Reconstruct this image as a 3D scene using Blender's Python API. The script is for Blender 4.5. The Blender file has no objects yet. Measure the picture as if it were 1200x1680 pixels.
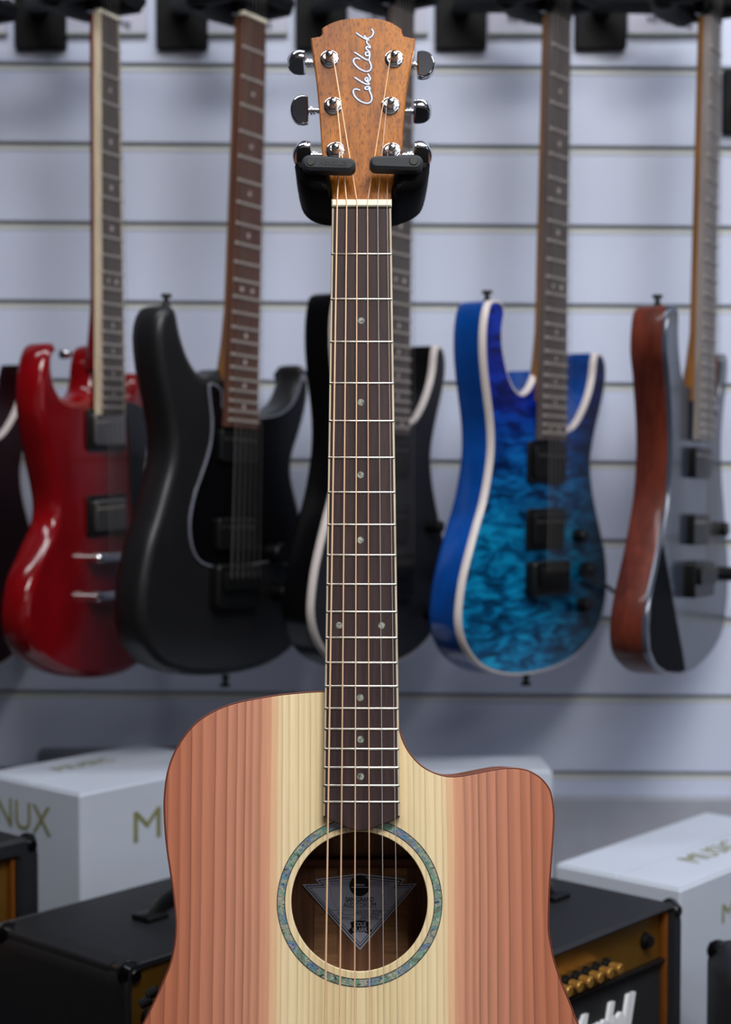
import bpy, bmesh, math, random
from mathutils import Vector, Matrix
from mathutils.geometry import tessellate_polygon
random.seed(7)
R = math.radians

# ------------------------------------------------------------------ camera
F = 2700.0                       # focal length in pixels of the 1200 x 1680 frame
PITCH = R(2.5)
CAM = Vector((0, 0, 1.45))
FWD = Vector((0, math.cos(PITCH), -math.sin(PITCH)))
UPV = Vector((0, math.sin(PITCH), math.cos(PITCH)))
RGT = Vector((1, 0, 0))
scene = bpy.context.scene
cd = bpy.data.cameras.new('camera')
cam = bpy.data.objects.new('camera', cd)
scene.collection.objects.link(cam)
cam.location = CAM
cam.rotation_euler = (math.pi / 2 - PITCH, 0, 0)
cd.sensor_fit = 'HORIZONTAL'
cd.sensor_width = 24.0
cd.lens = 24.0 * F / 1200.0
cd.clip_start = 0.05
cd.dof.use_dof = True
cd.dof.focus_distance = 1.222
cd.dof.aperture_fstop = 4.7
cd.dof.aperture_blades = 0
scene.camera = cam

# ------------------------------------------------------------------ light
world = bpy.data.worlds.new('world'); scene.world = world
world.use_nodes = True
world.node_tree.nodes['Background'].inputs[0].default_value = (0.55, 0.62, 0.75, 1)
world.node_tree.nodes['Background'].inputs[1].default_value = 0.3


def area(name, loc, target, sx, sy, power, col):
    l = bpy.data.lights.new(name, 'AREA'); l.shape = 'RECTANGLE'
    l.size = sx; l.size_y = sy; l.energy = power; l.color = col
    o = bpy.data.objects.new(name, l); scene.collection.objects.link(o)
    o.location = loc
    o.rotation_euler = (Vector(target) - Vector(loc)).to_track_quat('-Z', 'Y').to_euler()
    return o


area('ceiling_panel_lamp', (0.30, 0.10, 2.82), (0.15, 0.38, 0), 1.2, 0.5, 37, (1.0, 0.97, 0.93))
area('ceiling_strip_lamp', (0.25, 1.30, 2.84), (0.2, 1.80, 1.5), 2.6, 0.16, 19, (0.93, 0.95, 1.0))
area('ceiling_panel_lamp', (0.95, 0.05, 2.82), (0.3, 0.95, 0.6), 0.7, 0.5, 12, (0.90, 0.95, 1.0))
area('ceiling_panel_lamp', (1.2, -1.3, 2.82), (0.4, -0.4, 0), 1.6, 0.6, 13, (0.95, 0.97, 1.0))
area('right_fill_lamp', (2.1, 0.0, 1.7), (-0.1, 1.7, 1.15), 0.9, 1.2, 2.5, (0.85, 0.92, 1.0))  # added fill from the unseen right, brightens the cartons' right-hand faces
scene.view_settings.view_transform = 'Standard'
scene.view_settings.look = 'None'
scene.view_settings.gamma = 1.0
scene.view_settings.use_curve_mapping = False
scene.view_settings.exposure = 0.0


# ------------------------------------------------------------------ helpers
def ray(px, py, d):
    return CAM + (RGT * ((px - 600) / F) + FWD + UPV * ((840 - py) / F)) * d


class Frame:
    """A plane in the room: O on it, W its normal, V its up direction."""
    def __init__(s, O, W, V):
        s.O = Vector(O); s.W = Vector(W).normalized()
        V = Vector(V); V = (V - s.W * V.dot(s.W)).normalized()
        s.V = V; s.U = V.cross(s.W)
        m = Matrix.Identity(4)
        for i, c in enumerate((s.U, -s.W, s.V)):
            m[0][i], m[1][i], m[2][i] = c
        m[0][3], m[1][3], m[2][3] = s.O
        s.M = m

    def uv(s, px, py, w=0.0):
        d = ray(px, py, 1.0) - CAM
        P0 = s.O + s.W * w
        t = (P0 - CAM).dot(s.W) / d.dot(s.W)
        q = CAM + d * t - s.O
        return (q.dot(s.U), q.dot(s.V))

    def pts(s, L, w=0.0):
        return [s.uv(x, y, w) for x, y in L]


def C(r, g, b):
    def f(c):
        c /= 255.0
        return c / 12.92 if c <= 0.04045 else ((c + 0.055) / 1.055) ** 2.4
    return (f(r), f(g), f(b), 1.0)


def crom(P, n=4, closed=True, sharp=()):
    out = []; N = len(P)
    rng = range(N if closed else N - 1)
    for i in rng:
        p1, p2 = P[i], P[(i + 1) % N]
        p0 = P[i - 1] if (closed or i > 0) else p1
        p3 = P[(i + 2) % N] if (closed or i + 2 < N) else p2
        if i in sharp: p0 = p1
        if (i + 1) % N in sharp: p3 = p2
        for k in range(n):
            t = k / n; t2 = t * t; t3 = t2 * t
            out.append(tuple(0.5 * (2 * b + (c - a) * t + (2 * a - 5 * b + 4 * c - d) * t2 + (3 * b - a - 3 * c + d) * t3)
                             for a, b, c, d in zip(p0, p1, p2, p3)))
    if not closed: out.append(tuple(P[-1]))
    return out


def sarea(P):
    return 0.5 * sum(P[i - 1][0] * P[i][1] - P[i][0] * P[i - 1][1] for i in range(len(P)))


def ccw(P):
    P = [tuple(p) for p in P]
    return P if sarea(P) > 0 else P[::-1]


def inset(P, d):
    if abs(d) < 1e-9: return list(P)
    out = []; N = len(P)
    for i in range(N):
        a, b, c = Vector(P[i - 1]), Vector(P[i]), Vector(P[(i + 1) % N])
        e1 = (b - a); e2 = (c - b)
        if e1.length < 1e-9: e1 = e2
        if e2.length < 1e-9: e2 = e1
        n1 = Vector((-e1.y, e1.x)).normalized(); n2 = Vector((-e2.y, e2.x)).normalized()
        m = (n1 + n2)
        if m.length < 1e-6: m = n1
        m.normalize()
        k = 1.0 / max(0.5, m.dot(n1))
        out.append((b.x + m.x * d * k, b.y + m.y * d * k))
    return out


def circle(cx, cy, r, n=24, ry=None, a0=0.0):
    ry = r if ry is None else ry
    return [(cx + r * math.cos(a0 + 2 * math.pi * i / n), cy + ry * math.sin(a0 + 2 * math.pi * i / n)) for i in range(n)]


def rrect(x0, y0, x1, y1, r, n=4):
    P = []
    for cx, cy, a in ((x1 - r, y1 - r, 0), (x0 + r, y1 - r, 90), (x0 + r, y0 + r, 180), (x1 - r, y0 + r, 270)):
        for i in range(n + 1):
            t = R(a + 90 * i / n); P.append((cx + r * math.cos(t), cy + r * math.sin(t)))
    return P


class MB:
    def __init__(s): s.v = []; s.f = []; s.mi = []; s.flat = []

    def add(s, vs, fs, T=None, mi=0):
        o = len(s.v)
        for p in vs:
            p = Vector(p)
            s.v.append(tuple(T @ p) if T else tuple(p))
        for f in fs: s.f.append([i + o for i in f]); s.mi.append(mi)
        return s

    def slab(s, P, prof, holes=(), T=None, caps=True, mi=0):
        """outline P (u,v) swept through prof [(inset, w)...]; local xyz = (u, -w, v)"""
        loops = [ccw(P)] + [ccw(h)[::-1] for h in holes]
        vs = []; fs = []; idx = []
        for ins, w in prof:
            row = []
            for L in loops:
                q = inset(L, ins)
                row.append((len(vs), len(q)))
                vs += [(a, -w, b) for a, b in q]
            idx.append(row)
        for r in range(len(prof) - 1):
            for li in range(len(loops)):
                a, n = idx[r][li]; b, _ = idx[r + 1][li]
                for i in range(n):
                    j = (i + 1) % n
                    fs.append([a + i, a + j, b + j, b + i])
        if caps:
            for r in (0, len(prof) - 1):
                ins = prof[r][0]
                L3 = [[Vector((a, b, 0)) for a, b in inset(L, ins)] for L in loops]
                tri = tessellate_polygon(L3)
                base = idx[r][0][0]
                for t in tri:
                    s.flat.append(len(s.f) + len(fs)); fs.append([base + k for k in t])
        return s.add(vs, fs, T, mi)

    def box(s, x0, x1, y0, y1, z0, z1, b=0.0, T=None, mi=0):
        """bevelled box in plain xyz"""
        P = rrect(x0, z0, x1, z1, b, 2) if b > 0 else [(x0, z0), (x1, z0), (x1, z1), (x0, z1)]
        prof = [(b * .7, -y0), (0, -y0 - b), (0, -y1 + b), (b * .7, -y1)] if b > 0 else [(0, -y0), (0, -y1)]
        return s.slab(P, prof, T=T, mi=mi)

    def loft(s, rings, T=None, mi=0, closed=True):
        n = len(rings[0]); vs = [p for r in rings for p in r]; fs = []
        for k in range(len(rings) - 1):
            for i in range(n if closed else n - 1):
                j = (i + 1) % n
                fs.append([k * n + i, k * n + j, (k + 1) * n + j, (k + 1) * n + i])
        if closed:
            fs.append(list(range(n))); fs.append([(len(rings) - 1) * n + i for i in range(n)])
        return s.add(vs, fs, T, mi)

    def tube(s, P, r, n=8, T=None, squash=None, mi=0):
        P = [Vector(p) for p in P]; rings = []
        rr = r if isinstance(r, (list, tuple)) else [r] * len(P)
        t0 = (P[1] - P[0]).normalized()
        up = Vector((0, 1, 0)) if abs(t0.y) < 0.9 else Vector((1, 0, 0))
        for i, p in enumerate(P):
            t = (P[min(i + 1, len(P) - 1)] - P[max(i - 1, 0)]).normalized()
            x = t.cross(up)
            if x.length < 1e-5: x = t.orthogonal()
            x.normalize(); y = x.cross(t).normalized()
            k = squash if squash else 1.0
            rings.append([p + x * math.cos(2 * math.pi * a / n) * rr[i] + y * math.sin(2 * math.pi * a / n) * rr[i] * k for a in range(n)])
        return s.loft(rings, T, mi)

    def lathe(s, prof, n=20, T=None, mi=0):
        """prof [(r, h)...] around local axis -Y (towards the viewer of a frame)"""
        rings = [[(r * math.cos(2 * math.pi * i / n), -h, r * math.sin(2 * math.pi * i / n)) for i in range(n)] for r, h in prof]
        return s.loft(rings, T, mi)

    def build(s, name, mats, parent=None, smooth=35, label=None, kind=None):
        me = bpy.data.meshes.new(name)
        me.from_pydata(s.v, [], s.f)
        bm = bmesh.new(); bm.from_mesh(me)
        bmesh.ops.recalc_face_normals(bm, faces=bm.faces)
        bm.to_mesh(me); bm.free()
        if not isinstance(mats, (list, tuple)): mats = [mats]
        for m in mats: me.materials.append(m)
        if len(mats) > 1:
            for p, m in zip(me.polygons, s.mi): p.material_index = m
        if smooth:
            me.shade_smooth(); me.set_sharp_from_angle(angle=R(smooth))
            for k in s.flat: me.polygons[k].use_smooth = False
        o = bpy.data.objects.new(name, me)
        scene.collection.objects.link(o)
        if parent: o.parent = parent
        if label: o['label'] = label
        if kind: o['kind'] = kind
        return o


def T3(x, y, z, rx=0, ry=0, rz=0, s=1):
    from mathutils import Euler
    return Matrix.Translation((x, y, z)) @ Euler((rx, ry, rz)).to_matrix().to_4x4() @ Matrix.Scale(s, 4)


def empty(name, M, label, cat, group=None):
    o = bpy.data.objects.new(name, None); o.empty_display_size = 0.05
    scene.collection.objects.link(o)
    o.matrix_world = M
    o['label'] = label; o['category'] = cat
    if group: o['group'] = group
    return o


def tag(o, label, cat, group=None):
    o['label'] = label; o['category'] = cat
    if group: o['group'] = group
    return o


def text_mesh(name, body, size, M, mat, parent, extrude=0.0002, shear=0.0, off=0.0, align='CENTER', spacing=1.0, sx=1.0, bend=None, label=None):
    """flat letters; M maps text (x right, y up, z out) into the parent's space"""
    cu = bpy.data.curves.new(name, 'FONT'); cu.body = body; cu.size = size
    cu.extrude = extrude; cu.shear = shear; cu.offset = off
    cu.align_x = align; cu.align_y = 'CENTER'; cu.space_character = spacing; cu.resolution_u = 3
    tmp = bpy.data.objects.new(name, cu); scene.collection.objects.link(tmp)
    bpy.context.view_layer.update()
    dg = bpy.context.evaluated_depsgraph_get()
    me = bpy.data.meshes.new_from_object(tmp.evaluated_get(dg))
    bpy.data.objects.remove(tmp)
    for v in me.vertices:
        c = v.co; c.x *= sx
        if bend: c.y -= bend * c.x * c.x
        v.co = M @ c
    me.materials.clear(); me.materials.append(mat)
    o = bpy.data.objects.new(name, me); scene.collection.objects.link(o)
    if parent: o.parent = parent
    if label: o['label'] = label
    return o


# text plane inside a frame: x->u, y->v, z->w
def TF(u, v, w, rot=0.0):
    m = Matrix(((1, 0, 0, 0), (0, 0, -1, 0), (0, 1, 0, 0), (0, 0, 0, 1)))
    return Matrix.Translation((u, -w, v)) @ m @ Matrix.Rotation(rot, 4, 'Z')


# ------------------------------------------------------------------ materials
class NT:
    def __init__(s, name):
        s.m = bpy.data.materials.new(name); s.m.use_nodes = True
        s.t = s.m.node_tree; s.b = s.t.nodes['Principled BSDF']

    def n(s, typ, **kw):
        nd = s.t.nodes.new(typ)
        for k, v in kw.items():
            if k.startswith('i_'):
                nd.inputs[int(k[2:]) if k[2:].isdigit() else k[2:].replace('_', ' ')].default_value = v
            else: setattr(nd, k, v)
        return nd

    def l(s, a, b): s.t.links.new(a, b)

    def coords(s, scale=(1, 1, 1), rot=(0, 0, 0)):
        tc = s.n('ShaderNodeTexCoord'); mp = s.n('ShaderNodeMapping')
        mp.inputs['Scale'].default_value = scale; mp.inputs['Rotation'].default_value = rot
        s.l(tc.outputs['Object'], mp.inputs['Vector']); return mp.outputs[0]

    def noise(s, vec, scale, detail=4, rough=.5, dist=0.0):
        nd = s.n('ShaderNodeTexNoise'); nd.inputs['Scale'].default_value = scale
        nd.inputs['Detail'].default_value = detail; nd.inputs['Roughness'].default_value = rough
        nd.inputs['Distortion'].default_value = dist
        s.l(vec, nd.inputs['Vector']); return nd.outputs['Fac']

    def ramp(s, fac, stops, interp='LINEAR'):
        nd = s.n('ShaderNodeValToRGB'); cr = nd.color_ramp; cr.interpolation = interp
        while len(cr.elements) > 1: cr.elements.remove(cr.elements[-1])
        cr.elements[0].position = stops[0][0]; cr.elements[0].color = stops[0][1]
        for p, c in stops[1:]:
            e = cr.elements.new(p); e.color = c
        s.l(fac, nd.inputs['Fac']); return nd.outputs['Color']

    def mix(s, fac, a, b, mode='MIX'):
        nd = s.n('ShaderNodeMix', data_type='RGBA', blend_type=mode)
        for sock, v in ((nd.inputs[0], fac), (nd.inputs[6], a), (nd.inputs[7], b)):
            if hasattr(v, 'is_output') or hasattr(v, 'links'): s.l(v, sock)
            else: sock.default_value = v
        return nd.outputs[2]

    def math(s, op, a, b=0.0, clamp=False):
        nd = s.n('ShaderNodeMath', operation=op, use_clamp=clamp)
        for sock, v in ((nd.inputs[0], a), (nd.inputs[1], b)):
            if hasattr(v, 'links'): s.l(v, sock)
            else: sock.default_value = v
        return nd.outputs[0]

    def bump(s, h, strength=.2, dist=.001):
        nd = s.n('ShaderNodeBump'); nd.inputs['Strength'].default_value = strength
        nd.inputs['Distance'].default_value = dist
        s.l(h, nd.inputs['Height']); s.l(nd.outputs[0], s.b.inputs['Normal'])

    def set(s, **kw):
        for k, v in kw.items():
            s.b.inputs[k.replace('_', ' ')].default_value = v
        return s


def plain(name, col, rough=.5, metal=0.0, coat=0.0, spec=.5, var=0.06, scale=30, bump=0.0):
    t = NT(name); t.set(Roughness=rough, Metallic=metal)
    t.b.inputs['Coat Weight'].default_value = coat; t.b.inputs['Coat Roughness'].default_value = .04
    t.b.inputs['Specular IOR Level'].default_value = spec
    co = t.coords()
    f = t.noise(co, scale, 3)
    d = tuple(max(0, c * (1 - var * 2)) for c in col[:3]) + (1,)
    u = tuple(min(1, c * (1 + var * 2)) for c in col[:3]) + (1,)
    t.l(t.ramp(f, [(.3, d), (.7, u)]), t.b.inputs['Base Color'])
    if bump: t.bump(t.noise(co, scale * 20, 2), bump, .0004)
    return t.m


def wood(name, c1, c2, axis='z', rough=.4, coat=0.0, sc=60, stretch=.06, pores=None):
    t = NT(name); t.set(Roughness=rough); t.b.inputs['Coat Weight'].default_value = coat
    t.b.inputs['Coat Roughness'].default_value = .08; t.b.inputs['Specular IOR Level'].default_value = .25
    s = {'z': (1, 1, stretch), 'x': (stretch, 1, 1), 'y': (1, stretch, 1)}[axis]
    co = t.coords(s)
    a = t.noise(co, sc, 6, .6, .3); b = t.noise(co, sc * 6, 3, .6)
    base = t.ramp(a, [(.3, c1), (.7, c2)])
    fine = t.ramp(b, [(.35, (.72, .72, .72, 1)), (.6, (1.05, 1.05, 1.05, 1))])
    col = t.mix(1.0, base, fine, 'MULTIPLY')
    if pores:
        p = t.noise(t.coords((1, 1, .25)), pores, 2, .5)
        col = t.mix(1.0, col, t.ramp(p, [(.36, (.5, .42, .36, 1)), (.47, (1, 1, 1, 1))]), 'MULTIPLY')
    t.l(col, t.b.inputs['Base Color'])
    t.bump(b, .08, .0003)
    return t.m


M_chrome = plain('chrome', C(215, 215, 220), .07, 1.0, var=.01)
M_nickel = plain('fret_nickel', C(225, 222, 212), .28, 1.0, var=.02)
M_dullsteel = plain('dull_nickel', C(150, 145, 140), .35, 1.0, var=.02)
M_wallfret = plain('worn_fret_nickel', C(162, 154, 148), .5, .15, var=.02)
M_wallstring = plain('aged_string_steel', C(92, 88, 86), .5, .2, var=.02)
M_walldot = plain('pale_pearl_dot', C(176, 164, 160), .4, var=.06)
M_bronze = plain('bronze_string_winding', C(250, 205, 168), .4, .3, var=.04)
M_steel = plain('plain_steel_string', C(225, 218, 210), .3, .5, var=.02)
M_armrubber = plain('dark_stand_rubber', C(8, 8, 9), .7, 0, spec=.12, var=.05)
M_rubber = plain('stand_rubber', C(42, 46, 51), .62, 0, spec=.35, var=.08, scale=60, bump=.1)
M_blackplastic = plain('black_plastic', C(12, 13, 14), .4, 0, spec=.3, var=.05)
M_hanger = plain('hanger_black', C(7, 8, 9), .6, 0, spec=.2, var=.05)
M_satin = plain('satin_black_lacquer', C(24, 24, 26), .36, 0, var=.05, spec=.4)
M_glossblack = plain('gloss_black', C(6, 6, 8), .22, 0, spec=.25, var=.05)
M_ivory = plain('bone_nut', C(250, 243, 220), .35, var=.02)
M_maplebind = wood('maple_binding', C(196, 178, 152), C(216, 202, 176), 'z', .4)
M_creambind = plain('cream_binding', C(204, 194, 190), .35, coat=.3, var=.02)
M_red = plain('cherry_red_gloss', C(112, 5, 11), .13, 0, coat=.12, spec=.4, var=.12, scale=14)
M_maroon = plain('dark_maroon_gloss', C(30, 5, 10), .3, 0, spec=.15, var=.1)
M_blueside = plain('blue_stained_side', C(4, 62, 138), .2, 0, coat=.4, var=.2, scale=12)
M_greytop = plain('steel_grey_gloss_top', C(62, 68, 82), .18, .25, coat=.1, var=.05)
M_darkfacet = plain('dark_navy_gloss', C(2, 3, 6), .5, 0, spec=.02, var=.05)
M_charcoal = plain('charcoal_top', C(36, 38, 43), .4, 0, spec=.15, var=.06)
M_mahogany = wood('mahogany_side', C(72, 28, 18), C(112, 50, 34), 'z', .4, .2, 25, .15)
M_rosewood = wood('rosewood_board', C(46, 31, 32), C(68, 50, 50), 'z', .55, 0, 90, .05)
M_rosewood2 = wood('brown_rosewood_board', C(72, 45, 37), C(100, 67, 55), 'z', .5, 0, 70, .05)
M_greyboard = wood('grey_ebony_board', C(72, 64, 62), C(98, 88, 86), 'z', .5, 0, 70, .05)
M_paleboard = wood('pale_worn_board', C(112, 104, 102), C(142, 134, 130), 'z', .35, 0, 70, .05)
M_maple = wood('amber_maple_neck', C(122, 80, 34), C(152, 102, 48), 'z', .35, .3, 25, .1)
M_koa = wood('headstock_blackwood', C(134, 70, 10), C(190, 116, 26), 'z', .38, .0, 34, .22, 900)
M_neckwood = wood('maple_neck_shaft', C(170, 110, 60), C(190, 130, 76), 'z', .4, .2, 25, .1)
M_inside = wood('inner_mahogany', C(128, 84, 62), C(160, 114, 84), 'z', .7, 0, 40, .08)
M_insidecross = wood('inner_cross_grain', C(150, 106, 72), C(190, 142, 100), 'x', .7, 0, 50, .08)
M_brace = wood('inner_brace', C(110, 66, 46), C(130, 84, 60), 'x', .6, 0, 40, .1)
M_edge = plain('redwood_edge', C(112, 56, 42), .5, var=.08)
M_sidewood = wood('side_blackwood', C(110, 60, 34), C(150, 90, 52), 'z', .4, .2, 20, .1)
M_paper = plain('blue_grey_paper', C(220, 224, 246), .8, var=.02)
M_paperdark = plain('grey_print', C(184, 188, 212), .8, var=.02)
M_ink = plain('black_ink', C(14, 14, 22), .7, var=.02)
M_logo = plain('silver_inlay', C(196, 200, 218), .3, .2, var=.02)
M_logoedge = plain('navy_logo_outline', C(38, 36, 60), .5, var=.02)
M_slat = plain('white_slatwall_laminate', C(204, 212, 234), .42, var=.015, scale=4)
M_groove = plain('slatwall_groove', C(150, 154, 150), .6, var=.03)
M_lip = plain('slatwall_insert_lip', C(206, 208, 206), .4, var=.02)
M_frontpaint = plain('pale_shop_wall_paint', C(205, 203, 200), .8, var=.02, scale=3)
M_darkpaint = plain('dark_shop_wall_paint', C(64, 62, 62), .8, var=.02, scale=3)
M_plaster = plain('ceiling_paint', C(185, 186, 190), .8, var=.02, scale=3)
M_floor = wood('floor_boards', C(70, 60, 54), C(92, 80, 70), 'x', .5, 0, 6, .1)
M_card = plain('white_card', C(184, 184, 200), .6, var=.02)
M_boxwhite = plain('white_carton', C(198, 206, 220), .55, var=.02, scale=8)
M_greyblock = plain('grey_block', C(92, 96, 106), .6, var=.06, scale=8)
M_gold = plain('gold_print', C(132, 132, 88), .6, 0, var=.06)
M_tolex = plain('black_amp_covering', C(19, 21, 26), .55, var=.1, scale=120, bump=.4)
M_grille = plain('black_grille_cloth', C(20, 21, 25), .8, var=.15, scale=200, bump=.3)
M_goldpanel = plain('brushed_gold_panel', C(122, 86, 30), .4, .5, var=.1, scale=12)
M_goldknob = plain('gold_knob_cap', C(236, 178, 92), .25, .8, var=.03)
M_goldpipe = plain('gold_piping', C(120, 68, 18), .4, .3, var=.05)
M_white = plain('white_logo_plastic', C(240, 242, 248), .4, var=.01)
M_panel = plain('grey_wall_panel', C(168, 171, 182), .5, var=.03)
M_benchtop = plain('grey_bench_laminate', C(120, 122, 130), .5, var=.03)
M_abdot = plain('pearl_dot', C(140, 146, 136), .3, .1, coat=.2, var=.45, scale=420)
M_cardink = plain('grey_card_ink', C(62, 66, 76), .7, var=.05)


def quilt():
    t = NT('quilted_blue_maple'); t.set(Roughness=.3); t.b.inputs['Specular IOR Level'].default_value = .15
    co = t.coords((.8, 1, 2.8))
    n = t.noise(co, 30, 3, .5, .9)
    deep = t.ramp(n, [(.32, C(2, 34, 62)), (.45, C(3, 74, 116)), (.56, C(6, 112, 160)), (.7, C(14, 146, 192))])
    up = t.ramp(n, [(.34, C(4, 14, 76)), (.5, C(6, 28, 122)), (.66, C(8, 48, 160))])
    tc = t.n('ShaderNodeTexCoord'); sp = t.n('ShaderNodeSeparateXYZ')
    t.l(tc.outputs['Object'], sp.inputs[0])
    g = t.n('ShaderNodeMapRange'); t.l(sp.outputs['Z'], g.inputs[0])
    g.inputs[1].default_value = -0.13; g.inputs[2].default_value = 0.02
    col = t.mix(g.outputs[0], deep, up)
    # colour darkens towards the right edge of the top
    g2 = t.n('ShaderNodeMapRange'); t.l(sp.outputs['X'], g2.inputs[0])
    g2.inputs[1].default_value = 0.0; g2.inputs[2].default_value = 0.15
    col = t.mix(t.math('MULTIPLY', g2.outputs[0], .85), col, C(1, 12, 24))
    t.l(col, t.b.inputs['Base Color'])
    return t.m


M_quilt = quilt()


def abalone():
    t = NT('abalone_shell'); t.set(Roughness=.2); t.b.inputs['Coat Weight'].default_value = .6
    co = t.coords()
    n1 = t.noise(co, 60, 2, .5, 1.8); n2 = t.noise(t.coords((1, 1, 1.5), (0, .6, 0)), 75, 3, .55, 5.0)
    base = t.ramp(n1, [(.28, C(92, 100, 96)), (.36, C(110, 120, 105)), (.42, C(96, 172, 150)), (.46, C(165, 170, 140)), (.50, C(188, 176, 172)), (.53, C(120, 124, 120)),
                       (.56, C(92, 160, 172)), (.60, C(76, 100, 180)), (.63, C(150, 140, 160)), (.68, C(120, 118, 108)), (.76, C(120, 180, 150))])
    veins = t.ramp(n2, [(.34, (.12, .15, .15, 1)), (.41, (.7, .75, .75, 1)), (.46, (1.3, 1.3, 1.25, 1)), (.50, (.25, .3, .28, 1)), (.54, (1.0, 1.1, 1.05, 1)), (.60, (.5, .55, .5, 1)), (.68, (1.25, 1.25, 1.2, 1))])
    t.l(t.mix(.25, t.mix(1.0, base, veins, 'MULTIPLY'), t.mix(1.0, C(165, 168, 158), veins, 'MULTIPLY')), t.b.inputs['Base Color'])
    return t.m


M_abalone = abalone()

# ------------------------------------------------------------------ frames
TILT = R(9.1)
W0 = (FWD * -math.cos(TILT) + UPV * math.sin(TILT))
V0 = (FWD * math.sin(TILT) + UPV * math.cos(TILT))
FA = Frame(ray(593, 840, 1.227), W0, V0)
SB = -0.007                                    # height of the soundboard below the fretboard's face


def soundboard_material():
    t = NT('redwood_and_bunya_soundboard'); t.set(Roughness=.5)
    t.b.inputs['Coat Weight'].default_value = .08
    co = t.coords((1, 1, .35))
    wob = t.noise(co, 7, 2, .5)
    wob2 = t.noise(t.coords((1, 1, .15)), 40, 2, .5)
    tc = t.n('ShaderNodeTexCoord'); sp = t.n('ShaderNodeSeparateXYZ'); t.l(tc.outputs['Object'], sp.inputs[0])
    x = t.math('ABSOLUTE', sp.outputs['X'])
    x = t.math('ADD', x, t.math('MULTIPLY', t.math('SUBTRACT', wob, .5), .0075))
    x = t.math('ADD', x, t.math('MULTIPLY', t.math('SUBTRACT', wob2, .5), .0016))
    fac = t.math('MULTIPLY', x, 1 / .22)
    s0 = FA.uv(593, 1300, SB)[0]
    k = lambda off: max(0.0, min(1.0, (FA.uv(593 + off, 1300, SB)[0] - s0) / .22))
    red1, red2, red3 = C(210, 147, 119), C(200, 131, 103), C(187, 113, 83)
    base = t.ramp(fac, [(k(0), C(238, 218, 174)), (k(60), C(234, 212, 166)), (k(110), C(242, 222, 180)),
                        (k(139), C(243, 218, 176)), (k(140), C(232, 190, 150)), (k(151), C(229, 184, 144)), (k(152), C(216, 158, 126)),
                        (k(167), C(212, 150, 118)), (k(169), red1), (k(240), red2), (k(300), red3), (1.0, C(172, 98, 66))])
    lines = [9, 17, 27, 36, 46, 57, 66, 76, 87, 97, 106, 121, 133, 168.5, 182, 193, 206, 222, 241, 263, 280, 298, 318, 340, 356, 378, 402, 430, 455]
    st = []
    for i, L in enumerate(lines):
        nx = lines[i + 1] if i + 1 < len(lines) else L + 25
        pale = L < 150
        dk = .66 if pale else .46
        mid = .91 if pale else .72
        if L == 133: nx = 150
        g = lambda v, pale=pale: (v, v * (.965 if pale else .95), v * (.90 if pale else .93), 1)
        st += [(k(L - .7), (1, 1, 1, 1)), (k(L), g(dk)), (k(L + 1.6), g(mid)), (k(L + (nx - L) * .7), (1, 1, 1, 1))]
    cur = None
    for i in range(0, len(st), 28):
        ch = st[i:i + 28]
        r = t.ramp(fac, ch)
        if cur is None: cur = r
        else:
            sel = t.math('GREATER_THAN', fac, (ch[0][0] + st[i - 1][0]) / 2)
            cur = t.mix(sel, cur, r)
    col = t.mix(1.0, base, cur, 'MULTIPLY')
    fine = t.noise(t.coords((1, 1, .04)), 420, 3, .6)
    col = t.mix(1.0, col, t.ramp(fine, [(.3, (.93, .92, .91, 1)), (.7, (1.04, 1.04, 1.04, 1))]), 'MULTIPLY')
    t.l(col, t.b.inputs['Base Color'])
    t.bump(fine, .05, .0002)
    return t.m


M_top = soundboard_material()

# ------------------------------------------------------------------ the room
WALLD = 2.115
wy = ray(600, 840, WALLD).y


def struct(name, mb, m, parent=None, smooth=0):
    o = mb.build(name, m, parent, smooth=smooth)
    if not parent: o['kind'] = 'structure'
    return o


struct('floor', MB().box(-2.6, 2.6, -2.4, wy + .14, -.1, 0), M_floor)
struct('ceiling', MB().box(-2.6, 2.6, -2.4, wy + .14, 2.9, 3.0), M_plaster)
struct('wall_left', MB().box(-2.6, -2.5, -2.4, wy + .14, 0, 2.9), M_darkpaint)
struct('wall_right', MB().box(2.5, 2.6, -2.4, wy + .14, 0, 2.9), M_darkpaint)
struct('wall_front', MB().box(-2.5, 2.5, -2.4, -2.3, 0, 2.9), M_frontpaint)
wall = struct('wall_back', MB().box(-2.5, 2.5, wy + .0072, wy + .13, -.0, 2.895), M_groove)
# slats of the slatwall: one board each, an insert lip under every groove
ROLL = R(.42)
gz0 = ray(850, 120, WALLD).z               # one groove's height in the room
slat_mb = MB().box(-2.45, 2.45, 0, .0071, .0048, .0945, .0022)
lip_mb = MB().box(-2.45, 2.45, .0012, .0070, -.0053, .0008, .0008)
me_slat = me_lip = None
for i in range(-9, 13):
    z = gz0 - i * .1003
    if z < .06 or z > 2.78: continue
    if me_slat is None:
        o = slat_mb.build('slat', M_slat, wall); me_slat = o.data
        l = lip_mb.build('groove_lip', M_lip, wall); me_lip = l.data
    else:
        o = bpy.data.objects.new('slat', me_slat); l = bpy.data.objects.new('groove_lip', me_lip)
        for q in (o, l): scene.collection.objects.link(q); q.parent = wall
    for q in (o, l):
        q.location = (0, wy, z); q.rotation_euler = (0, ROLL, 0)

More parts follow.
